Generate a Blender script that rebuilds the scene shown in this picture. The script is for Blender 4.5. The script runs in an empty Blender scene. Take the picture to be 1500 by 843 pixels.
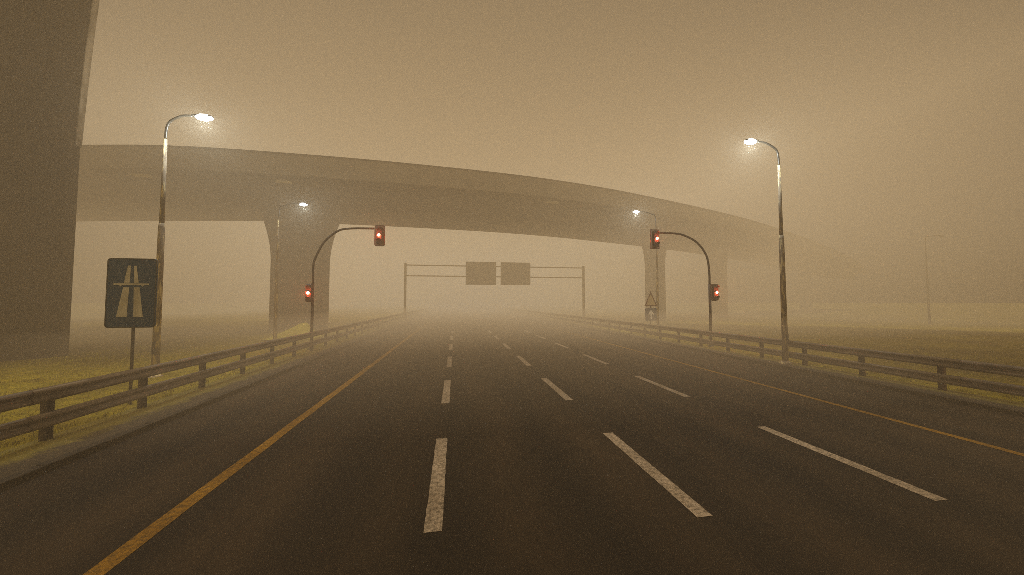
import bpy, bmesh, math, random
from mathutils import Vector, Matrix
random.seed(7)
sc = bpy.context.scene
col = sc.collection
R = math.radians

# ------------------------------------------------------------------ materials
def mat(name):
    m = bpy.data.materials.new(name); m.use_nodes = True
    return m, m.node_tree, m.node_tree.nodes['Principled BSDF']
def nd(t, kind, **kw):
    n = t.nodes.new(kind)
    for k, v in kw.items():
        if k in n.inputs: n.inputs[k].default_value = v
        else: setattr(n, k, v)
    return n
def noise(t, scale, detail=4, rough=.6, vec=None):
    n = nd(t, 'ShaderNodeTexNoise', Scale=scale, Detail=detail, Roughness=rough)
    if vec is None:
        c = nd(t, 'ShaderNodeTexCoord'); vec = c.outputs['Object']
    t.links.new(vec, n.inputs['Vector'])
    return n
def ramp(t, src, stops):
    r = nd(t, 'ShaderNodeValToRGB')
    e = r.color_ramp.elements
    while len(e) < len(stops): e.new(.5)
    for i, (p, c) in enumerate(stops):
        e[i].position = p; e[i].color = (*c, 1) if len(c) == 3 else c
    t.links.new(src, r.inputs[0])
    return r
def stretched(t, sx, sy, sz):
    c = nd(t, 'ShaderNodeTexCoord'); mp = nd(t, 'ShaderNodeMapping')
    mp.inputs['Scale'].default_value = (sx, sy, sz)
    t.links.new(c.outputs['Object'], mp.inputs['Vector'])
    return mp.outputs['Vector']
def mixc(t, fac, a, b, mode='MIX'):
    m = nd(t, 'ShaderNodeMix', data_type='RGBA', blend_type=mode)
    if isinstance(fac, (int, float)): m.inputs[0].default_value = fac
    else: t.links.new(fac, m.inputs[0])
    for s, v in ((m.inputs[6], a), (m.inputs[7], b)):
        if isinstance(v, tuple): s.default_value = (*v, 1)
        else: t.links.new(v, s)
    return m.outputs[2]
def bump(t, p, src, strength=.4, dist=.02):
    b = nd(t, 'ShaderNodeBump', Strength=strength, Distance=dist)
    t.links.new(src, b.inputs['Height']); t.links.new(b.outputs[0], p.inputs['Normal'])
def simple(name, a, b, scale=6, rough=.6, metal=0, stretch=(1, 1, 1), lo=.35, hi=.65, bs=.25, bd=.01):
    m, t, p = mat(name)
    v = stretched(t, *stretch)
    n = noise(t, scale, 6, .65, v)
    r = ramp(t, n.outputs['Fac'], [(lo, a), (hi, b)])
    t.links.new(r.outputs[0], p.inputs['Base Color'])
    p.inputs['Roughness'].default_value = rough; p.inputs['Metallic'].default_value = metal
    bump(t, p, n.outputs['Fac'], bs, bd)
    return m

def asphalt_mat():
    m, t, p = mat('asphalt')
    big = noise(t, .35, 5, .6, stretched(t, 1, .35, 1))
    mid = noise(t, 2.2, 6, .7, stretched(t, 1.6, .5, 1))
    fine = noise(t, 90, 3, .7)
    c1 = ramp(t, big.outputs['Fac'], [(.36, (.013, .009, .0045)), (.64, (.034, .024, .0135))])
    c2 = ramp(t, mid.outputs['Fac'], [(.35, (.6, .6, .6)), (.7, (1.25, 1.2, 1.15))])
    c3 = ramp(t, fine.outputs['Fac'], [(.36, (.35, .35, .35)), (.64, (1.9, 1.8, 1.65))])
    a = mixc(t, .9, c1.outputs[0], c2.outputs[0], 'MULTIPLY')
    b = mixc(t, .9, a, c3.outputs[0], 'MULTIPLY')
    sep = nd(t, 'ShaderNodeSeparateXYZ'); cc = nd(t, 'ShaderNodeTexCoord'); t.links.new(cc.outputs['Object'], sep.inputs[0])
    wv = nd(t, 'ShaderNodeMath', operation='MULTIPLY'); wv.inputs[1].default_value = 2 * math.pi / 1.78; t.links.new(sep.outputs['X'], wv.inputs[0])
    cs = nd(t, 'ShaderNodeMath', operation='COSINE'); t.links.new(wv.outputs[0], cs.inputs[0])
    wn = nd(t, 'ShaderNodeMath', operation='MULTIPLY_ADD'); t.links.new(cs.outputs[0], wn.inputs[0]); wn.inputs[1].default_value = .22; t.links.new(mid.outputs['Fac'], wn.inputs[2])
    cw = ramp(t, wn.outputs[0], [(.3, (1.35, 1.3, 1.22)), (.75, (.62, .62, .62))])
    b = mixc(t, .8, b, cw.outputs[0], 'MULTIPLY')
    vo = nd(t, 'ShaderNodeTexVoronoi', feature='DISTANCE_TO_EDGE', Scale=.33)
    wob = noise(t, .9, 5, .7); dv = nd(t, 'ShaderNodeVectorMath', operation='MULTIPLY_ADD'); t.links.new(wob.outputs['Color'], dv.inputs[0]); dv.inputs[1].default_value = (2.2, 2.2, 0); t.links.new(cc.outputs['Object'], dv.inputs[2])
    t.links.new(dv.outputs[0], vo.inputs['Vector'])
    ck = ramp(t, vo.outputs['Distance'], [(.0, (.45, .45, .45)), (.006, (1, 1, 1))])
    b = mixc(t, .7, b, ck.outputs[0], 'MULTIPLY')
    t.links.new(b, p.inputs['Base Color'])
    p.inputs['Roughness'].default_value = .82
    p.inputs['Specular IOR Level'].default_value = .25
    bump(t, p, fine.outputs['Fac'], .5, .01)
    return m
def paint_mat(name, base, worn):
    m, t, p = mat(name)
    n = noise(t, 14, 6, .75); f = noise(t, 85, 3, .7); g = noise(t, 1.1, 3, .5)
    r = ramp(t, n.outputs['Fac'], [(.38, worn), (.56, base)])
    r2 = ramp(t, f.outputs['Fac'], [(.38, (.5, .47, .42)), (.6, (1.08, 1.08, 1.06))])
    r3 = ramp(t, g.outputs['Fac'], [(.35, (.72, .70, .66)), (.65, (1.05, 1.05, 1.05))])
    a = mixc(t, 1., r.outputs[0], r2.outputs[0], 'MULTIPLY')
    a = mixc(t, 1., a, r3.outputs[0], 'MULTIPLY')
    t.links.new(a, p.inputs['Base Color']); p.inputs['Roughness'].default_value = .8
    p.inputs['Specular IOR Level'].default_value = .25
    bump(t, p, f.outputs['Fac'], .3, .006)
    return m
def concrete_mat(name, a, b, streak=.5):
    m, t, p = mat(name)
    n1 = noise(t, .5, 6, .65); n2 = noise(t, 1.0, 5, .6, stretched(t, 1.3, 1.3, .12)); n3 = noise(t, 22, 4, .6)
    c1 = ramp(t, n1.outputs['Fac'], [(.3, a), (.7, b)])
    c2 = ramp(t, n2.outputs['Fac'], [(.35, (.62, .6, .56)), (.6, (1.05, 1.05, 1.05))])
    c3 = ramp(t, n3.outputs['Fac'], [(.3, (.85, .85, .85)), (.7, (1.08, 1.08, 1.08))])
    x = mixc(t, streak, c1.outputs[0], c2.outputs[0], 'MULTIPLY'); x = mixc(t, .8, x, c3.outputs[0], 'MULTIPLY')
    cc = nd(t, 'ShaderNodeTexCoord'); sep = nd(t, 'ShaderNodeSeparateXYZ'); t.links.new(cc.outputs['Object'], sep.inputs[0])
    dv = nd(t, 'ShaderNodeMath', operation='MULTIPLY'); dv.inputs[1].default_value = 1 / 2.4; t.links.new(sep.outputs['Z'], dv.inputs[0])
    fr = nd(t, 'ShaderNodeMath', operation='FRACT'); t.links.new(dv.outputs[0], fr.inputs[0])
    jl = ramp(t, fr.outputs[0], [(0, (.55, .55, .55)), (.012, (.62, .62, .62)), (.02, (1, 1, 1)), (.98, (.92, .92, .92))])
    x = mixc(t, .8 if 'weathered' in name else .45, x, jl.outputs[0], 'MULTIPLY')
    t.links.new(x, p.inputs['Base Color']); p.inputs['Roughness'].default_value = .85
    bump(t, p, n3.outputs['Fac'], .3, .01)
    return m
def grass_mat():
    m, t, p = mat('grass_ground')
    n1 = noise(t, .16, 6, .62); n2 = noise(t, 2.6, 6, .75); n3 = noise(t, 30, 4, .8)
    at = nd(t, 'ShaderNodeAttribute', attribute_name='grass_tone')
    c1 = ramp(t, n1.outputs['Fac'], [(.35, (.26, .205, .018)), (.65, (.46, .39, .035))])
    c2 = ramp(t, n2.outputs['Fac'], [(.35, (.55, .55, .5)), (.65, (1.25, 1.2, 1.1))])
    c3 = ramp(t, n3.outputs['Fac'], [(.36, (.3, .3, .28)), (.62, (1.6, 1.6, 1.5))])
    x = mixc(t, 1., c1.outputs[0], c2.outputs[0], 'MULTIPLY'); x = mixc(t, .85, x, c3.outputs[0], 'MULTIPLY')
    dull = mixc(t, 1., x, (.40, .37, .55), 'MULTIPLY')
    y = mixc(t, at.outputs['Fac'], dull, x)  # attribute blends from duller grass to full yellow
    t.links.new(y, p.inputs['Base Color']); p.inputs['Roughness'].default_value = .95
    p.inputs['Specular IOR Level'].default_value = .1
    bump(t, p, n3.outputs['Fac'], .9, .05)
    return m
def verge_mat():
    m, t, p = mat('verge_paving')
    n1 = noise(t, .9, 6, .7); n2 = noise(t, 30, 4, .75)
    at = nd(t, 'ShaderNodeAttribute', attribute_name='edge')
    c1 = ramp(t, n1.outputs['Fac'], [(.3, (.05, .038, .021)), (.7, (.085, .066, .038))])
    c2 = ramp(t, n2.outputs['Fac'], [(.3, (.55, .55, .55)), (.7, (1.3, 1.25, 1.2))])
    x = mixc(t, 1., c1.outputs[0], c2.outputs[0], 'MULTIPLY')
    g = mixc(t, 1., (.20, .165, .025), c2.outputs[0], 'MULTIPLY')
    n4 = noise(t, 3.5, 6, .8)
    ad = nd(t, 'ShaderNodeMath', operation='ADD'); t.links.new(at.outputs['Fac'], ad.inputs[0]); t.links.new(n4.outputs['Fac'], ad.inputs[1])
    f = ramp(t, ad.outputs[0], [(.78, (0, 0, 0)), (1.0, (1, 1, 1))])
    y = mixc(t, f.outputs[0], x, g)
    t.links.new(y, p.inputs['Base Color']); p.inputs['Roughness'].default_value = .9
    bump(t, p, n2.outputs['Fac'], .6, .02)
    return m
def emit_mat(name, c, s):
    m, t, p = mat(name)
    p.inputs['Base Color'].default_value = (*c, 1)
    p.inputs['Emission Color'].default_value = (*c, 1); p.inputs['Emission Strength'].default_value = s
    m.cycles.emission_sampling = 'NONE'
    return m
def pole_mat():
    m, t, p = mat('lamp_pole_paint')
    n1 = noise(t, 2.2, 5, .7, stretched(t, 4, 4, .8)); n2 = noise(t, 5, 6, .8)
    v = stretched(t, 7, 7, 1.1); n3 = noise(t, 1.6, 4, .65, v)
    c1 = ramp(t, n1.outputs['Fac'], [(.35, (.17, .13, .088)), (.7, (.36, .29, .20))])
    fl = ramp(t, n3.outputs['Fac'], [(.51, (0, 0, 0)), (.59, (1, 1, 1))])
    x = mixc(t, fl.outputs[0], c1.outputs[0], (.75, .60, .30))  # pale flecks put wet glints and peeling patches into the base colour
    t.links.new(x, p.inputs['Base Color']); p.inputs['Roughness'].default_value = .85; p.inputs['Specular IOR Level'].default_value = .2
    bump(t, p, n2.outputs['Fac'], .2, .004)
    return m

M = dict(
    asphalt=asphalt_mat(),
    white=paint_mat('worn_white_paint', (.56, .465, .36), (.20, .165, .12)),
    yellow=paint_mat('worn_yellow_paint', (.38, .20, .014), (.16, .09, .012)),
    kerb=simple('kerb_stone', (.022, .016, .009), (.045, .034, .02), 9, .9),
    verge=verge_mat(), grass=grass_mat(),
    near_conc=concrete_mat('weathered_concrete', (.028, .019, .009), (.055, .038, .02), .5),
    strip=simple('painted_highlight_strip', (.13, .105, .07), (.55, .50, .40), 1.6, .3, 0, (1, 1, .5), .35, .62),  # pale colour stands in for a wet reflection
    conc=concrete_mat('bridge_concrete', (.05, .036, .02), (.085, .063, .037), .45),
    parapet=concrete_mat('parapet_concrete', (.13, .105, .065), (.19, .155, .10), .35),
    dark_rail=simple('dark_rail_metal', (.03, .022, .012), (.05, .036, .02), 5, .5, .4),
    patch=simple('pale_fixture', (.42, .34, .16), (.62, .5, .25), 4, .5),
    rail=simple('dirty_galvanised_rail', (.065, .048, .03), (.25, .195, .135), 2.2, .5, .25, (2, .6, 3), .3, .7),
    post=simple('rusty_post_metal', (.024, .016, .009), (.065, .042, .022), 5, .6, .2, (2, 2, .8)),
    rust=simple('red_rust_metal', (.06, .02, .012), (.12, .042, .02), 5, .6, .2),
    pole=pole_mat(),
    darkpole=simple('dark_pole_paint', (.02, .016, .010), (.045, .034, .021), 5, .45, .2, (3, 3, .6)),
    housing=simple('signal_housing', (.028, .022, .014), (.05, .04, .026), 8, .45),
    border=simple('backboard_border', (.07, .035, .02), (.11, .055, .03), 8, .5),
    board=simple('backboard', (.20, .13, .08), (.28, .19, .12), 8, .6),
    lens=simple('unlit_lens', (.02, .015, .01), (.035, .026, .018), 8, .25),
    redlit=emit_mat('lit_red_lens', (1, .05, .02), 2.2),
    redcore=emit_mat('lit_red_core', (1, .55, .30), 8.0),
    lamp=emit_mat('lit_lamp_lens', (1, 1, .96), 3.2),
    lampfar=emit_mat('lit_far_lamp_lens', (1, 1, .96), 3.2),
    signdark=simple('faded_blue_sign_face', (.010, .040, .085), (.016, .054, .105), 3, .45, 0, (1, 1, 1), .35, .65, .05, .002),
    signedge=simple('sign_rim', (.02, .022, .018), (.04, .04, .033), 3, .5),
    signpaint=simple('faded_sign_symbol', (.34, .30, .20), (.55, .50, .36), 4, .5, 0, (1, 1, .6), .35, .65, .05, .002),
    signback=simple('sign_back_metal', (.03, .023, .014), (.06, .045, .028), 3, .5, .3),
    tri=simple('warning_sign_face', (.48, .36, .19), (.58, .45, .25), 6, .5),
    trired=simple('warning_sign_border', (.10, .035, .012), (.16, .06, .02), 6, .5),
    blue=simple('blue_sign_face', (.12, .13, .15), (.16, .165, .19), 6, .5),
    arrow=simple('white_arrow_paint', (.75, .7, .6), (.9, .85, .75), 6, .5),
    gantry=simple('gantry_metal', (.022, .016, .009), (.04, .03, .018), 3, .5, .2),
    gboard=simple('gantry_board', (.02, .015, .009), (.035, .026, .016), 2, .6),
    mound=simple('mound_grass', (.44, .38, .06), (.75, .66, .12), 3, .95, 0, (1, 1, 1), .3, .7, .8, .05),
    blade=simple('grass_blades', (.26, .21, .018), (.46, .39, .040), 3, .9),
)

# ------------------------------------------------------------------ mesh helpers
def box(bm, x0, x1, y0, y1, z0, z1, mx=None):
    vs = [bm.verts.new((x, y, z)) for z in (z0, z1) for y in (y0, y1) for x in (x0, x1)]
    for f in ((0, 2, 3, 1), (4, 5, 7, 6), (0, 1, 5, 4), (2, 6, 7, 3), (0, 4, 6, 2), (1, 3, 7, 5)):
        bm.faces.new([vs[i] for i in f])
    if mx is not None:
        for v in vs: v.co = mx @ v.co
    return vs
def tube(bm, pts, rad, n=12, caps=True):
    pts = [Vector(p) for p in pts]
    if isinstance(rad, (int, float)): rad = [rad] * len(pts)
    rings = []; up = None
    for i, p in enumerate(pts):
        d = (pts[min(i + 1, len(pts) - 1)] - pts[max(i - 1, 0)]).normalized()
        if up is None:
            up = Vector((0, 1, 0)) if abs(d.y) < .9 else Vector((1, 0, 0))
        a = d.cross(up).normalized(); b = a.cross(d).normalized(); up = b
        rings.append([bm.verts.new(p + (a * math.cos(k * 2 * math.pi / n) + b * math.sin(k * 2 * math.pi / n)) * rad[i]) for k in range(n)])
    for r0, r1 in zip(rings, rings[1:]):
        for k in range(n):
            f = bm.faces.new((r0[k], r0[(k + 1) % n], r1[(k + 1) % n], r1[k])); f.smooth = True
    if caps:
        bm.faces.new(rings[0][::-1]); bm.faces.new(rings[-1])
def prism_xz(bm, poly, y0, y1, off=(0, 0)):
    a = [bm.verts.new((x + off[0], y0, z + off[1])) for x, z in poly]
    b = [bm.verts.new((x + off[0], y1, z + off[1])) for x, z in poly]
    n = len(poly)
    bm.faces.new(a); bm.faces.new(b[::-1])
    for i in range(n): bm.faces.new((a[i], b[i], b[(i + 1) % n], a[(i + 1) % n]))
def rrect(w, h, r, cx=0, cz=0, n=5):
    out = []
    for sx, sz, a0 in ((1, 1, 0), (-1, 1, 90), (-1, -1, 180), (1, -1, 270)):
        for k in range(n + 1):
            a = R(a0 + 90 * k / n)
            out.append((cx + sx * (w / 2 - r) + math.cos(a) * r, cz + sz * (h / 2 - r) + math.sin(a) * r))
    return out
def obj(name, bm, m, parent=None, bevel=0):
    bmesh.ops.recalc_face_normals(bm, faces=bm.faces)
    me = bpy.data.meshes.new(name); bm.to_mesh(me); bm.free()
    o = bpy.data.objects.new(name, me); col.objects.link(o)
    me.materials.append(m)
    if parent is not None: o.parent = parent
    if bevel:
        b = o.modifiers.new('bevel', 'BEVEL'); b.width = bevel; b.segments = 2; b.limit_method = 'ANGLE'
    return o
def thing(name, label, cat, loc=(0, 0, 0), group=None, rotz=0):
    o = bpy.data.objects.new(name, None); col.objects.link(o)
    o.location = loc; o.rotation_euler.z = rotz; o.empty_display_size = .3
    o['label'] = label; o['category'] = cat
    if group: o['group'] = group
    return o
def NB(): return bmesh.new()
def copy_tree(o, parent=None):
    c = o.copy(); col.objects.link(c)
    if parent is not None: c.parent = parent
    for ch in o.children: copy_tree(ch, c)
    return c

# ------------------------------------------------------------------ ground
def h2(x, y):
    return (math.sin(x * .31 + 1.3) * math.cos(y * .23 + .4) + .5 * math.sin(x * .83 + y * .61) + .25 * math.sin(x * 1.9 - y * 1.7 + 2))
def sm(a, b, v):
    t = max(0, min(1, (v - a) / (b - a))); return t * t * (3 - 2 * t)
def ground_z(x, y):
    if x < -7.95: e = sm(0, 4, -7.95 - x)
    elif x > 14.95: e = sm(0, 4, x - 14.95)
    else: return -.12
    z = .07 + e * .045 * h2(x, y)
    if x < -8:
        z += e * (-.10 * sm(16, 24, y) * (1 - sm(34, 46, y)) + .35 * sm(38, 50, y))
    else:
        z += e * .1 * sm(20, 40, x)
    return z
bm = NB(); dl = bm.verts.layers.float_color.new('grass_tone')
xs = [-1500, -700, -350, -200, -140, -110, -90, -75] + [-65 + i * 1.5 for i in range(30)] + [-20.5 + i * .6 for i in range(20)] + [-8.4, -7.96, -7.94, -3, 3, 9, 14.94, 14.96, 15.4] + [16 + i * .8 for i in range(14)] + [28 + i * 2 for i in range(32)] + [95, 110, 140, 200, 350, 700, 1500]
ys = [-1500, -500, -150, -60, -30, -15, -8] + [-4 + i * .8 for i in range(60)] + [44.5 + i * 1.8 for i in range(30)] + [101, 115, 140, 180, 260, 400, 800, 1600]
G = []
for y in ys:
    row = []
    for x in xs:
        v = bm.verts.new((x, y, ground_z(x, y)))
        if x < 0:
            d = math.hypot(x * .75, y)
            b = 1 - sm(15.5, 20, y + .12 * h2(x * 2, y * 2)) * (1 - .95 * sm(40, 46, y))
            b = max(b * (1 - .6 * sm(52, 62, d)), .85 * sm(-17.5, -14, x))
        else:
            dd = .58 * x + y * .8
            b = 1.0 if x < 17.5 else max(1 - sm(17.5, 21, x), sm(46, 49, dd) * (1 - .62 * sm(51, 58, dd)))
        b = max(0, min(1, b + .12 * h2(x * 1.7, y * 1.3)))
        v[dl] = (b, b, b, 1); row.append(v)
    G.append(row)
for j in range(len(ys) - 1):
    for i in range(len(xs) - 1):
        f = bm.faces.new((G[j][i], G[j][i + 1], G[j + 1][i + 1], G[j + 1][i])); f.smooth = True
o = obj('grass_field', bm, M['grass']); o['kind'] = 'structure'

# road and its painted lines
Y0, Y1 = -40, 420
bm = NB()
a = [bm.verts.new((x, y, 0)) for x, y in ((-6.7, Y0), (13.85, Y0), (13.85, Y1), (-6.7, Y1))]; bm.faces.new(a)
road = obj('road', bm, M['asphalt']); road['kind'] = 'structure'
def sheet(name, x0, x1, y0, y1, m, z=.005, seg=1, wob=0):
    bm = NB(); prev = None
    for k in range(seg + 1):
        y = y0 + (y1 - y0) * k / seg
        w = random.uniform(-wob, wob)
        c = (bm.verts.new((x0 + w, y, z)), bm.verts.new((x1 + random.uniform(-wob, wob), y, z)))
        if prev: bm.faces.new((prev[0], prev[1], c[1], c[0]))
        prev = c
    o = obj(name, bm, m, road); return o
sheet('edge_line', -3.80, -3.58, Y0, Y1, M['yellow'], seg=900, wob=.008)
sheet('edge_line', 10.31, 10.49, Y0, Y1, M['yellow'], seg=900, wob=.006)
for cx, ph in ((-.255, 4.43), (3.27, 4.15), (6.87, 3.93)):
    k = -1
    while ph + 5.42 * k < 98:
        s = ph + 5.42 * k
        sheet('lane_dash', cx - .112, cx + .112, s, s + 2.93, M['white'], seg=24, wob=.006)
        k += 1

# kerbs and paved verges
def kerb(x0, x1, base):
    bm = NB(); y = -20
    while y < 160:
        box(bm, x0, x1, y, y + .985, -.1, base + random.uniform(-.004, .004)); y += 1.0
    o = obj('kerb', bm, M['kerb'], None, .012); o['kind'] = 'structure'
kerb(-6.86, -6.68, .125); kerb(13.83, 14.01, .125)
def verge(xs_, z0):
    bm = NB(); l = bm.verts.layers.float_color.new('edge'); rows = []
    for y in [-40, -10] + [-8 + i * 1.5 for i in range(110)] + [400]:
        row = []
        for i, x in enumerate(xs_):
            t = i / (len(xs_) - 1)
            v = bm.verts.new((x, y, z0 + .02 * (t > 0) * (1 + .3 * h2(x * 3, y * 3)) - .015 * t)); v[l] = (t, t, t, 1); row.append(v)
        rows.append(row)
    for r0, r1 in zip(rows, rows[1:]):
        for i in range(len(xs_) - 1):
            f = bm.faces.new((r0[i], r0[i + 1], r1[i + 1], r1[i])); f.smooth = True
    o = obj('paved_verge', bm, M['verge']); o['kind'] = 'structure'
verge([-6.86 - i * .16 for i in range(9)], .108)
verge([14.01 + i * .16 for i in range(8)], .108)

# grass tufts on both verges (uncountable)
bm = NB()
def tuft(x, y, z, h, n):
    for _ in range(n):
        a = random.uniform(0, 6.28); w = random.uniform(.006, .013); l = h * random.uniform(.5, 1.2)
        bx, by = x + random.gauss(0, .06), y + random.gauss(0, .06)
        dx, dy = math.cos(a), math.sin(a); lean = random.uniform(.1, .7) * l
        v = [bm.verts.new((bx - dy * w, by + dx * w, z - .02)), bm.verts.new((bx + dy * w, by - dx * w, z - .02)),
             bm.verts.new((bx + dx * lean * .4 + dy * w * .7, by + dy * lean * .4 - dx * w * .7, z + l * .6)),
             bm.verts.new((bx + dx * lean * .4 - dy * w * .7, by + dy * lean * .4 + dx * w * .7, z + l * .6)),
             bm.verts.new((bx + dx * lean, by + dy * lean, z + l))]
        bm.faces.new((v[0], v[1], v[2], v[3])); bm.faces.new((v[3], v[2], v[4]))
for _ in range(3600):
    y = 4 + 26 * random.random() ** 1.5; x = -7.75 - 12 * random.random() ** 1.7
    tuft(x, y, .08, .07, 7)
for _ in range(2200):
    y = 5 + 26 * random.random() ** 1.5; x = 14.75 + 12 * random.random() ** 1.7
    tuft(x, y, .08, .07, 7)
o = obj('grass_tufts', bm, M['blade']); o['kind'] = 'stuff'; o['label'] = 'short yellow green grass growing along both road verges'; o['category'] = 'grass'

# earth mound near the far pier
bm = NB(); N = 26; rows = []; dl = bm.verts.layers.float_color.new('grass_tone')
def mound_h(u, v):   # u along x -1..1 , v -1..1
    r = (1 - u) / .55 if u > .45 else (u + 1) / 1.45
    q = max(0, 1 - v * v)
    return max(0, r) * q ** .6
for j in range(N + 1):
    row = []
    for i in range(N + 1):
        u, v = -1 + 2 * i / N, -1 + 2 * j / N
        row.append(bm.verts.new((-12.5 + u * 1.75, 29.4 + v * 1.3, .02 + 1.22 * mound_h(u, v) + .05 * h2(u * 9, v * 9) * (1 - max(abs(u), abs(v))))))
    rows.append(row)
for v in bm.verts: v[dl] = (1, 1, 1, 1)
for j in range(N):
    for i in range(N): bm.faces.new((rows[j][i], rows[j][i + 1], rows[j + 1][i + 1], rows[j + 1][i])).smooth = True
o = obj('grass_mound', bm, M['mound']); o['kind'] = 'structure'

# ------------------------------------------------------------------ guard rails
def wbeam(bm, x, face, zc, y0, y1, H=.31):
    # W-section profile; face = direction towards the road
    prof = [(-.035, .5), (.03, .43), (.065, .27), (.0, .08), (-.01, 0), (.0, -.08), (.065, -.27), (.03, -.43), (-.02, -.5)]
    n = int((y1 - y0) / 4) + 1
    segs = []
    for k in range(n):
        ya, yb = y0 + k * 4, min(y1, y0 + k * 4 + 4.0)
        ox = .003 if k % 2 else 0
        ra = [bm.verts.new((x + face * (px + ox + (.012 if k % 2 else 0)), ya - .12, zc + pz * H)) for px, pz in prof]
        rb = [bm.verts.new((x + face * (px + ox + (.012 if k % 2 else 0)), yb + .12, zc + pz * H)) for px, pz in prof]
        for i in range(len(prof) - 1): bm.faces.new((ra[i], ra[i + 1], rb[i + 1], rb[i])).smooth = True
def guard_rail(x, face, phase, label, rusty=None, zoff=0):
    root = thing('guard_rail', label, 'guard rail', (x, 0, 0), 'double beam guard rails along the motorway')
    ys_, ye = -4.0, 104.0
    for zc, H in ((1.03 + zoff, .29), (.53 + zoff, .29)):
        bm = NB(); wbeam(bm, 0, face, zc, ys_, ye, H)
        o = obj('rail_beam', bm, M['rail'], root)
        s = o.modifiers.new('solid', 'SOLIDIFY'); s.thickness = .012
    k = -3; first = None
    while phase + 2.1 * k < ye:
        y = phase + 2.1 * k; k += 1
        if first is None:
            bm = NB()
            # sigma section post: web with two flanges
            box(bm, -face * .132, -face * .120, -.07, .07, -.25, 1.13 + zoff)
            box(bm, -face * .119, -face * .02, -.07, -.058, -.25, 1.13 + zoff)
            box(bm, -face * .119, -face * .02, .058, .07, -.25, 1.13 + zoff)
            for zz in (1.03 + zoff, .53 + zoff): box(bm, -face * .019, face * .0, -.06, .06, zz - .05, zz + .05)
            p = obj('rail_post', bm, M['post'], root, .004); first = p
        else:
            p = first.copy(); col.objects.link(p); p.parent = root
        p.location = (0, y, 0); p.rotation_euler = (R(random.uniform(-.5, .5)), R(random.uniform(-.5, .5)), 0)
        if rusty is not None and abs(y - rusty) < 1.0:
            p.data = first.data.copy(); p.data.materials[0] = M['rust']; p['label'] = 'red rusty guard rail post'
    return root
guard_rail(-7.86, 1, 8.25, 'double beam steel guard rail on the left verge beside the dark road sign')
guard_rail(14.78, -1, 8.35, 'double beam steel guard rail on the right verge with one reddish post', rusty=8.35, zoff=-.05)

# ------------------------------------------------------------------ bridge
P = [(-62, 41), (-45, 35.2), (-30.2, 32.4), (-22.9, 31.3), (-15.3, 31.2), (-4.2, 31.8), (9.1, 33.5), (22.8, 37.2), (43.9, 45), (65.4, 55.2), (90, 68), (120, 85), (155, 106)]
def cr(p0, p1, p2, p3, t):
    return tuple(.5 * ((2 * b) + (-a + c) * t + (2 * a - 5 * b + 4 * c - d) * t * t + (-a + 3 * b - 3 * c + d) * t ** 3) for a, b, c, d in zip(p0, p1, p2, p3))
S = []; Q = [P[0]] + P + [P[-1]]
for i in range(len(P) - 1):
    for k in range(8): S.append(cr(Q[i], Q[i + 1], Q[i + 2], Q[i + 3], k / 8))
def tang(i):
    a = S[max(0, i - 1)]; b = S[min(len(S) - 1, i + 1)]; v = Vector((b[0] - a[0], b[1] - a[1])).normalized(); return v
def off(i, d):
    v = tang(i); return (S[i][0] - v.y * d, S[i][1] + v.x * d)
def sweep(bm, prof, closed=True, i0=0, i1=None):
    rings = []
    for i in range(i0, (i1 or len(S))):
        rings.append([bm.verts.new((*off(i, d), z)) for d, z in prof])
    n = len(prof)
    for r0, r1 in zip(rings, rings[1:]):
        for k in range(n if closed else n - 1):
            bm.faces.new((r0[k], r0[(k + 1) % n], r1[(k + 1) % n], r1[k]))
    if closed: bm.faces.new(rings[0]); bm.faces.new(rings[-1][::-1])
flyover = thing('flyover_bridge', 'long curved concrete flyover crossing high above the motorway in the fog', 'bridge', (-1.7, 39, 0))
def fo(name, bm, m, bevel=0):
    for v in bm.verts: v.co -= Vector((-1.7, 39, 0))
    return obj(name, bm, m, flyover, bevel)
bm = NB(); sweep(bm, [(.03, 13.75), (2.6, 13.45), (3.3, 11.85), (10.6, 11.85), (11.4, 13.45), (13.97, 13.75), (13.97, 14.5), (.03, 14.5)])
fo('deck', bm, M['conc'])
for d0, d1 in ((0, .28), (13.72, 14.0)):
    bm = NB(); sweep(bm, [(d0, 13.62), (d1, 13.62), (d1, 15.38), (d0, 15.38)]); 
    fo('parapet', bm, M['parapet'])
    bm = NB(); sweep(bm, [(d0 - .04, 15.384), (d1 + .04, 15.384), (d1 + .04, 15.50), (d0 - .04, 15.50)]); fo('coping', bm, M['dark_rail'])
def pier(name, cx, cy, ang, w, wt, dp, z0, z1, zf, m, groove=True, parent=None):
    """octagonal column (w wide, dp deep) flaring from zf up to wt wide at z1"""
    bm = NB(); rings = []
    zs = [z0, zf] + [zf + (z1 - zf) * k / 10 for k in range(1, 11)]
    for z in zs:
        t = max(0, (z - zf) / (z1 - zf)); ww = w + (wt - w) * t ** 1.9; dd = dp * (1 + .12 * t); c = .28
        half = [(-ww / 2, -dd / 2 + c), (-ww / 2 + c, -dd / 2)]
        if groove: half += [(-.42, -dd / 2), (-.30, -dd / 2 + .16), (.30, -dd / 2 + .16), (.42, -dd / 2)]
        half += [(ww / 2 - c, -dd / 2), (ww / 2, -dd / 2 + c)]
        ring = half + [(-x, -y) for x, y in half]
        rings.append([bm.verts.new((x * math.cos(ang) - y * math.sin(ang), x * math.sin(ang) + y * math.cos(ang), z)) for x, y in ring])
    n = len(rings[0])
    for r0, r1 in zip(rings, rings[1:]):
        for k in range(n): bm.faces.new((r0[k], r0[(k + 1) % n], r1[(k + 1) % n], r1[k]))
    bm.faces.new(rings[0]); bm.faces.new(rings[-1][::-1])
    for v in bm.verts: v.co += Vector((cx, cy, 0))
    return bm
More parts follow.
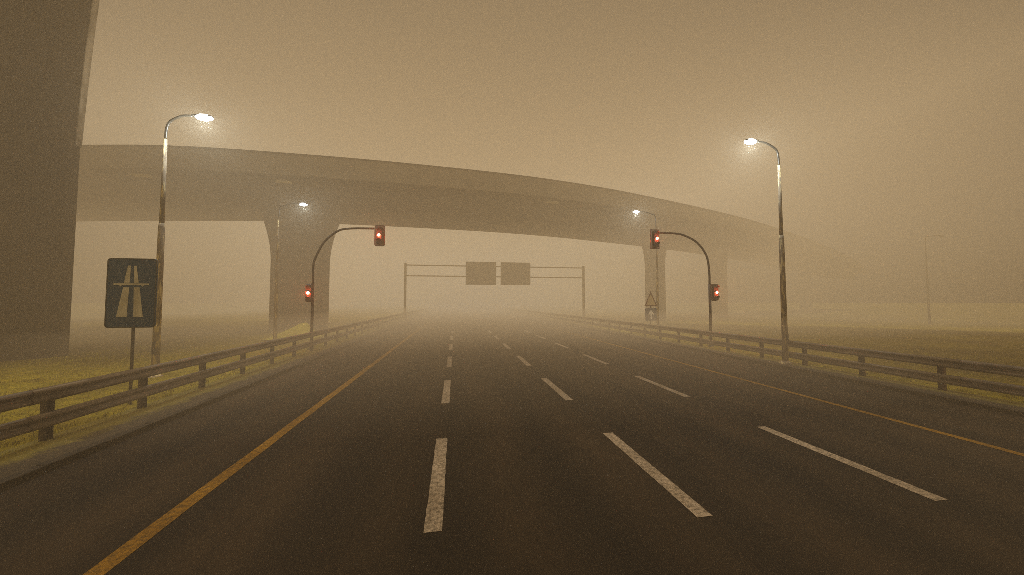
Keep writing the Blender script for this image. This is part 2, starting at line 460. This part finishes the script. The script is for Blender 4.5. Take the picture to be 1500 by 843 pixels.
fo('pier', pier('p', -15.75, 38.3, R(2), 4.8, 6.9, 2.6, -.6, 11.86, 7.0, M['conc']), M['conc'])
fo('pier', pier('p', 29.6, 47.0, R(20), 2.6, 3.9, 2.0, -.6, 11.86, 8.5, M['conc']), M['conc'])
fo('pier', pier('p', 46.0, 53.6, R(26), 2.6, 3.9, 2.0, -.6, 11.86, 8.5, M['conc']), M['conc'])
fo('pier', pier('p', 92.0, 77.0, R(28), 2.8, 5.6, 2.0, -.6, 11.86, 8.5, M['conc']), M['conc'])
fo('pier', pier('p', -53.0, 45.2, R(-18), 5.1, 8.2, 2.6, -.6, 11.86, 6.6, M['conc']), M['conc'])
# pale fixtures under the overhang
for x, y, z in ((-15.2, 32.9, 13.52), (-26.3, 33.2, 13.52), (10.2, 35.0, 13.52)):
    bm = NB(); prism_xz(bm, [(-.62, -.04), (.62, -.04), (.68, .04), (.62, .14), (-.62, .14), (-.68, .04)], -.22, .22)
    for v in bm.verts: v.co += Vector((x, y, z))
    o = fo('underdeck_lamp', bm, M['patch']); o['label'] = 'pale flat rectangular fixture under the deck edge'

# near pier of the other flyover (left edge)
near = thing('bridge_pier', 'huge dark concrete bridge pier at left edge flaring outward toward its top', 'bridge pier', (-22.75, 20.3, 0), None, R(52))
def near_prof(z):
    t = max(0, (z - 8.5) / 13.5)
    return t
def near_ring(z, grow=0):
    t = max(0, (z - 10.0)) / 12.0
    hw = 2.75 + .42 * t ** 1.6 + grow * 0
    hd = 1.7 + .25 * t; c = .5
    return hw, hd, c
bm = NB(); rings = []
zs = [-.6, 0, 3, 6, 9] + [9 + k * .9 for k in range(1, 17)]
for z in zs:
    hw, hd, c = near_ring(z)
    half = [(-hw, -hd + c), (-hw + c, -hd), (hw - c, -hd), (hw, -hd + c)]
    ring = half + [(-x, -y) for x, y in half]
    rings.append([bm.verts.new((x, y, z)) for x, y in ring])
n = len(rings[0])
for r0, r1 in zip(rings, rings[1:]):
    for k in range(n): bm.faces.new((r0[k], r0[(k + 1) % n], r1[(k + 1) % n], r1[k]))
bm.faces.new(rings[0]); bm.faces.new(rings[-1][::-1])
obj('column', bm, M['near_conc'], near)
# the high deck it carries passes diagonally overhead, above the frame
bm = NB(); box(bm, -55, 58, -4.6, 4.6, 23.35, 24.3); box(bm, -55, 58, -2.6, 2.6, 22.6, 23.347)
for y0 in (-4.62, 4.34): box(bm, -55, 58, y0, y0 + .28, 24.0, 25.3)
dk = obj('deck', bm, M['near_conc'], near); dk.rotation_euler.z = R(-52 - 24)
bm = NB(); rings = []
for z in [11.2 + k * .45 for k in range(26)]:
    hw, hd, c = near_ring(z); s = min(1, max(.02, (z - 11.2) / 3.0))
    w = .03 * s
    # pale strip imitating a wet glint lies 2 cm proud on the chamfer
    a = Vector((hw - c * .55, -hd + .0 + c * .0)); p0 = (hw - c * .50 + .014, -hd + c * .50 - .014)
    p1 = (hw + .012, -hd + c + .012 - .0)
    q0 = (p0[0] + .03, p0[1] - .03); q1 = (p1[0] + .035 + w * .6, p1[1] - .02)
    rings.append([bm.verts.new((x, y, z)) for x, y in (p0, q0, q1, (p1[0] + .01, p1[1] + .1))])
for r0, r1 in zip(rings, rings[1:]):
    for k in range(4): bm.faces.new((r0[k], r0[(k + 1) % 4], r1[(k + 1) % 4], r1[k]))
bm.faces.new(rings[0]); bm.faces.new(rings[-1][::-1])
o = obj('highlight_strip', bm, M['strip'], near); o['label'] = 'pale strip painted as a wet highlight on the flared corner'

# ------------------------------------------------------------------ street lamps
def smooth_path(pts, k=6):
    q = [pts[0]] + pts + [pts[-1]]; out = []
    for i in range(len(pts) - 1):
        for j in range(k): out.append(cr(q[i], q[i + 1], q[i + 2], q[i + 3], j / k))
    out.append(pts[-1]); return out
def street_lamp(loc, side, label, lit=True, arm=1.05, top=9.95, group='street lamps beside the motorway', power=60, flare=1.0):
    root = thing('street_lamp', label, 'street lamp', loc, group)
    bm = NB(); tube(bm, [(0, 0, -.3), (0, 0, 5.6), (0, 0, 5.75)], [.118, .096, .078], 16); obj('lower_pole', bm, M['pole'], root)
    bm = NB(); tube(bm, [(0, 0, 5.751), (0, 0, 8.95)], [.075, .055], 12); obj('upper_pole', bm, M['pole'], root)
    bm = NB(); tube(bm, [(0, 0, -.05), (0, 0, .10), (0, 0, .101), (0, 0, .16)], [.22, .22, .17, .15], 16); obj('base_collar', bm, M['pole'], root)
    bm = NB(); box(bm, -.05, .05, -.137, -.12, .9, 1.35); obj('access_door', bm, M['darkpole'], root, .005)
    s = side; a = arm
    pts = [(0, 0, 8.951), (s * .02, 0, 9.35), (s * .10, 0, top - .32), (s * .30 * a, 0, top - .16), (s * .62 * a, 0, top - .02), (s * .95 * a, 0, top)]
    bm = NB(); tube(bm, smooth_path(pts), .042, 10); obj('arm', bm, M['darkpole'], root)
    # cobra head
    x0 = s * .93 * a
    bm = NB(); secs = [(0, .055, .05), (.10, .09, .07), (.25, .135, .09), (.48, .15, .085), (.66, .11, .06), (.72, .03, .03)]
    rings = []
    for d, hw, hh in secs:
        rings.append([bm.verts.new((x0 + s * d, hw * math.cos(k * math.pi / 8), top + hh * max(-.25, math.sin(k * math.pi / 8)))) for k in range(16)])
    for r0, r1 in zip(rings, rings[1:]):
        for k in range(16): bm.faces.new((r0[k], r0[(k + 1) % 16], r1[(k + 1) % 16], r1[k])).smooth = True
    bm.faces.new(rings[0]); bm.faces.new(rings[-1][::-1])
    head = obj('lamp_head', bm, M['darkpole'], root)
    bm = NB(); bmesh.ops.create_uvsphere(bm, u_segments=20, v_segments=12, radius=1)
    for v in bm.verts:
        v.co = Vector((x0 + s * .42 + v.co.x * .31, v.co.y * .165, top - .02 + v.co.z * (.12 if v.co.z < 0 else .115)))
    for f in bm.faces: f.smooth = True
    obj('lamp_lens', bm, M['lamp'] if lit else M['lens'], head)
    if lit:
        L = bpy.data.lights.new('lamp_light', 'POINT'); L.energy = power; L.color = (.92, 1, 1); L.shadow_soft_size = .16
        lo = bpy.data.objects.new('lamp_light', L); col.objects.link(lo); lo.parent = root
        lo.location = (x0 + s * .42, 0, top - .22)
    return root
street_lamp((-10.85, 14.62, 0.03), 1, 'tall lit street lamp on the left grass behind the dark motorway sign', power=600, arm=.9, top=9.93)
street_lamp((14.42, 13.03, 0.08), -1, 'tall lit street lamp standing on the right verge in front of the rail', power=600, arm=1.1, top=9.95)
street_lamp((-13.0, 27.6, 0.0), 1, 'faint lit street lamp on the left in front of the wide bridge pier', power=200, arm=1.35, top=10.2)
street_lamp((17.2, 27.0, 0.05), -1, 'faint lit street lamp on the right behind the triangular warning sign', power=200, arm=1.55, top=10.6)
far_post = street_lamp((58.5, 33.7, 0.0), 1, 'unlit lamp post barely visible far out on the right grass', lit=False, arm=2.4, top=11.3)
for q in far_post.children:
    q.data.materials[0] = M['darkpole']

# ------------------------------------------------------------------ traffic lights
def signal_head(name, cx, cz, y, root, w, h, square):
    # backboard mesh is the head's own mesh
    r = .02 if square else .13
    bm = NB(); prism_xz(bm, rrect(w, h, r, cx, cz), y - .01, y + .01)
    head = obj(name, bm, M['board'], root)
    # border ring, 3 mm proud
    outer = rrect(w, h, r, cx, cz); inner = rrect(w - .09, h - .09, max(.012, r - .04), cx, cz)
    bm = NB()
    vo = [bm.verts.new((x, y - .014, z)) for x, z in outer]; vi = [bm.verts.new((x, y - .014, z)) for x, z in inner]
    n = len(vo)
    for k in range(n): bm.faces.new((vo[k], vo[(k + 1) % n], vi[(k + 1) % n], vi[k]))
    obj('board_border', bm, M['border'], head)
    hw, hh = .155, .50
    bm = NB(); box(bm, cx - hw, cx + hw, y - .22, y - .015, cz - hh, cz + hh); obj('signal_housing', bm, M['housing'], head, .03)
    for i, dz in enumerate((.315, 0, -.315)):
        lit = i == 1
        bm = NB(); rr = .118
        ring = [bm.verts.new((cx + rr * math.cos(a), y - .224, cz + dz + rr * math.sin(a))) for a in [k * math.pi / 10 for k in range(20)]]
        c = bm.verts.new((cx, y - .255, cz + dz))
        for k in range(20): bm.faces.new((ring[k], ring[(k + 1) % 20], c)).smooth = True
        lens = obj('signal_lens', bm, M['redlit'] if lit else M['lens'], head)
        if lit: lens['label'] = 'lit red lens'
        if lit:
            bm = NB(); bmesh.ops.create_uvsphere(bm, u_segments=14, v_segments=8, radius=.088)
            for v in bm.verts: v.co = Vector((cx + v.co.x, y - .258 + v.co.y * .4, cz + dz + v.co.z))
            obj('lens_core', bm, M['redcore'], lens)
        bm = NB(); pr = []
        for a in range(0, 181, 12):
            ca, sa = math.cos(R(a)), math.sin(R(a))
            pr.append((bm.verts.new((cx + .128 * ca, y - .222, cz + dz + .128 * sa)), bm.verts.new((cx + .122 * ca, y - (.36 if not lit else .29), cz + dz + .122 * sa - .01))))
        for q0, q1 in zip(pr, pr[1:]): bm.faces.new((q0[0], q1[0], q1[1], q0[1])).smooth = True
        v = obj('visor', bm, M['housing'], head); s = v.modifiers.new('solid', 'SOLIDIFY'); s.thickness = .006
    L = bpy.data.lights.new('signal_light', 'POINT'); L.energy = 40; L.color = (1, .10, .04); L.shadow_soft_size = .06
    lo = bpy.data.objects.new('signal_light', L); col.objects.link(lo); lo.parent = head; lo.location = (cx, y - .40, cz)
    return head
def traffic_light(loc, side, arc, hx, hz, lowx, lowz, label, square, w, h, w2, h2_):
    root = thing('traffic_light', label, 'traffic light', loc, 'arched traffic lights over the motorway')
    s = side
    bm = NB(); tube(bm, [(0, 0, -.3), (0, 0, 3.9)], [.085, .075], 14); obj('pole', bm, M['darkpole'], root)
    bm = NB(); tube(bm, smooth_path([(0, 0, 3.901)] + [(s * x, 0, z) for x, z in arc]), .062, 12); obj('curved_arm', bm, M['darkpole'], root)
    bm = NB(); tube(bm, [(0, 0, -.05), (0, 0, .09), (0, 0, .091), (0, 0, .14)], [.16, .16, .12, .1], 14); obj('base_collar', bm, M['darkpole'], root)
    signal_head('signal_head', s * hx, hz, -.085, root, w, h, square)
    signal_head('signal_head', lowx, lowz, -.11, root, w2, h2_, False)
    return root
traffic_light((-8.35, 21.9, .05), 1, [(.0, 4.9), (.10, 5.4), (.55, 6.35), (1.28, 7.05), (2.0, 7.25), (3.40, 7.30)], 3.75, 6.85, -.12, 3.32,
              'curved arm traffic light showing red on the left of the road', False, .62, 1.30, .44, 1.06)
traffic_light((15.75, 19.1, .08), -1, [(.0, 4.6), (.16, 5.65), (.80, 6.48), (1.75, 6.93), (2.5, 7.02), (3.45, 7.03)], 3.75, 6.60, .20, 3.36,
              'curved arm traffic light showing red on the right of the road', True, .60, 1.20, .46, 1.06)

# ------------------------------------------------------------------ signs
ms = thing('motorway_sign', 'large dark blue motorway symbol sign with rounded corners on a thin post', 'road sign', (-8.62, 10.81, .07))
bm = NB(); prism_xz(bm, rrect(1.16, 1.88, .09, -.03, 3.01), -.02, .02); panel = obj('sign_panel', bm, M['signdark'], ms, .006)
outer = rrect(1.16, 1.88, .09, -.03, 3.01); inner = rrect(1.11, 1.83, .07, -.03, 3.01)
bm = NB(); vo = [bm.verts.new((x, -.024, z)) for x, z in outer]; vi = [bm.verts.new((x, -.024, z)) for x, z in inner]; n = len(vo)
for k in range(n): bm.faces.new((vo[k], vo[(k + 1) % n], vi[(k + 1) % n], vi[k]))
obj('sign_rim', bm, M['signedge'], panel)
def sp(px, py): # zoomed sign pixels to metres on the panel
    return (-.03 + (px - 223) / 210 * 1.16, 3.01 - (py - 248) / 320 * 1.88)
bm = NB()
for poly in ([(205, 122), (218, 122), (214.5, 201), (191, 201)], [(230, 122), (241, 122), (253, 201), (232.5, 201)],
             [(188.5, 222), (214, 222), (209, 358), (165, 358)], [(233, 222), (257.5, 222), (277, 358), (237, 358)],
             [(148, 204), (297, 204), (297, 211.5), (277, 211.5), (270, 219), (264, 211.5), (184, 211.5), (178, 219), (171, 211.5), (148, 211.5)]):
    vs = [bm.verts.new((sp(*q)[0], -.0245, sp(*q)[1])) for q in poly]; bm.faces.new(vs)
obj('motorway_symbol', bm, M['signpaint'], panel)
bm = NB(); tube(bm, [(0, .055, -.3), (0, .055, 3.6)], .035, 12); obj('sign_post', bm, M['darkpole'], ms)
bm = NB()
for z in (2.5, 3.45): box(bm, -.38, .38, .021, .05, z - .025, z + .025)
obj('bracket', bm, M['signback'], ms)

ws = thing('warning_sign', 'triangular warning sign above a square blue arrow sign beyond the right rail', 'road sign', (15.7, 25.6, .08))
bm = NB(); tube(bm, [(0, .05, -.3), (0, .05, 3.7)], .035, 10); obj('sign_post', bm, M['darkpole'], ws)
def tri(w, h, z0): return [(-w / 2, z0), (w / 2, z0), (0, z0 + h)]
bm = NB(); prism_xz(bm, tri(1.16, 1.22, 2.42), -.02, .01); obj('triangle_panel', bm, M['trired'], ws, .02)
bm = NB(); prism_xz(bm, tri(.84, .885, 2.52), -.026, -.0205); obj('triangle_face', bm, M['tri'], ws)
bm = NB(); prism_xz(bm, rrect(1.0, 1.0, .06, 0, 1.76), -.02, .01); sq = obj('square_panel', bm, M['blue'], ws, .006)
bm = NB(); prism_xz(bm, [(-.06, 1.40), (.06, 1.40), (.06, 1.84), (.22, 1.70), (.22, 1.86), (0, 2.14), (-.22, 1.86), (-.22, 1.70), (-.06, 1.84)], -.026, -.0205); obj('arrow_symbol', bm, M['arrow'], sq)

# ------------------------------------------------------------------ gantry
ga = thing('sign_gantry', 'wide steel sign gantry spanning the whole road far away in the fog', 'gantry', (6.8, 55, 0))
gx0, gx1 = -7.7 - 6.8, 21.4 - 6.8
for x in (gx0, gx1):
    bm = NB(); box(bm, x - .17, x + .17, -.17, .17, -.4, 8.95); obj('leg', bm, M['gantry'], ga, .02)
    bm = NB(); box(bm, x - .4, x + .4, -.4, .4, -.2, .25); obj('footing', bm, M['conc'], ga)
for z in (8.62, 6.95):
    bm = NB(); box(bm, gx0 + .171, gx1 - .171, -.10, .10, z - .085, z + .085); obj('cross_beam', bm, M['gantry'], ga)
for x0, x1 in ((1.6, 6.5), (7.22, 12.15)):
    bm = NB(); box(bm, x0 - 6.8, x1 - 6.8, -.24, -.14, 5.62, 9.32); b = obj('sign_board', bm, M['gboard'], ga, .02)
    bm = NB()
    for xx in (x0 - 6.8 + .8, x1 - 6.8 - .8): box(bm, xx - .05, xx + .05, -.139, -.101, 5.9, 9.1)
    obj('bracket', bm, M['gantry'], b)

# ------------------------------------------------------------------ fog bank (real volume, plus its own added glow)
SC = .9                       # scattered share of the extinction
FOG_GLOW = (.415, .291, .156)  # colour of the glow added to the fog
def fog_bank(name, bounds, sig, tint=(1, 1, 1), sc_=SC):
    bm = NB(); box(bm, *bounds)
    o = obj(name, bm, M['white']); o['kind'] = 'structure'
    fm = bpy.data.materials.new('glowing_fog_volume'); fm.use_nodes = True; t = fm.node_tree; t.nodes.clear()
    out = t.nodes.new('ShaderNodeOutputMaterial')
    ab = nd(t, 'ShaderNodeVolumeAbsorption'); ab.inputs['Color'].default_value = (0, 0, 0, 1); ab.inputs['Density'].default_value = sig * (1 - sc_)
    sv = nd(t, 'ShaderNodeVolumeScatter'); sv.inputs['Color'].default_value = (1, .88, .68, 1); sv.inputs['Density'].default_value = sig * sc_; sv.inputs['Anisotropy'].default_value = .2
    em = nd(t, 'ShaderNodeEmission'); em.inputs['Color'].default_value = (*[c * k for c, k in zip(FOG_GLOW, tint)], 1); em.inputs['Strength'].default_value = sig * .68  # added glow: the fog emits light of its own
    a1 = nd(t, 'ShaderNodeAddShader'); a2 = nd(t, 'ShaderNodeAddShader')
    t.links.new(ab.outputs[0], a1.inputs[0]); t.links.new(sv.outputs[0], a1.inputs[1])
    t.links.new(a1.outputs[0], a2.inputs[0]); t.links.new(em.outputs[0], a2.inputs[1]); t.links.new(a2.outputs[0], out.inputs['Volume'])
    o.data.materials[0] = fm
fog_bank('fog', (-62, 68, -40, 330, -4, 33), .0105, (.38, .34, .28))  # glow dimmed here to darken the foreground like a vignette
fog_bank('fog_bank', (-58, 64, 20, 320, -3.5, 32), .0170, (.84, .83, .80))
fog_bank('ground_mist', (-8.9, 16.2, 7.5, 310, -3, 2.2), .018, (.84, .79, .72))

# ------------------------------------------------------------------ sky, sun, camera
SUN_EL, SUN_AZ = 73, 190     # degrees, azimuth clockwise from +Y
w = bpy.data.worlds.new('World'); sc.world = w; w.use_nodes = True; t = w.node_tree
bg = t.nodes['Background']; sky = t.nodes.new('ShaderNodeTexSky'); sky.sky_type = 'NISHITA'; sky.sun_disc = False
sky.sun_elevation = R(SUN_EL); sky.sun_rotation = R(SUN_AZ); sky.dust_density = 6; sky.air_density = 1.0
mx = t.nodes.new('ShaderNodeMix'); mx.data_type = 'RGBA'; mx.blend_type = 'MULTIPLY'; mx.inputs[0].default_value = 1
hs = t.nodes.new('ShaderNodeHueSaturation'); hs.inputs['Saturation'].default_value = .15
t.links.new(sky.outputs[0], hs.inputs['Color']); t.links.new(hs.outputs[0], mx.inputs[6]); mx.inputs[7].default_value = (.70, .492, .275, 1)
t.links.new(mx.outputs[2], bg.inputs['Color']); bg.inputs['Strength'].default_value = .073
sl = bpy.data.lights.new('sun', 'SUN'); sl.energy = .8; sl.angle = R(15); sl.color = (1, .86, .62)
so = bpy.data.objects.new('sun', sl); col.objects.link(so)
d = Vector((math.sin(R(SUN_AZ)) * math.cos(R(SUN_EL)), math.cos(R(SUN_AZ)) * math.cos(R(SUN_EL)), math.sin(R(SUN_EL))))
so.rotation_euler = d.to_track_quat('Z', 'Y').to_euler(); so.location = d * 60

cam = bpy.data.cameras.new('camera'); co = bpy.data.objects.new('camera', cam); col.objects.link(co); sc.camera = co
cam.sensor_width = 36; cam.lens = 12.0; cam.clip_start = .05; cam.clip_end = 5000
co.location = (0, 0, 2.83); co.rotation_euler = (R(90 + 2.462), 0, R(-9.417))

w.cycles.sampling_method = 'NONE'
sc.view_settings.view_transform = 'Standard'; sc.view_settings.look = 'None'; sc.view_settings.exposure = 0
sc.cycles.use_denoising = False
sc.cycles.use_adaptive_sampling = False
sc.render.filter_size = 1.0 if hasattr(sc.render, 'filter_size') else 1
sc.cycles.filter_width = .7
sc.cycles.volume_bounces = 4; sc.cycles.max_bounces = 6; sc.cycles.diffuse_bounces = 3
sc.cycles.sample_clamp_indirect = .55
sc.render.film_transparent = False
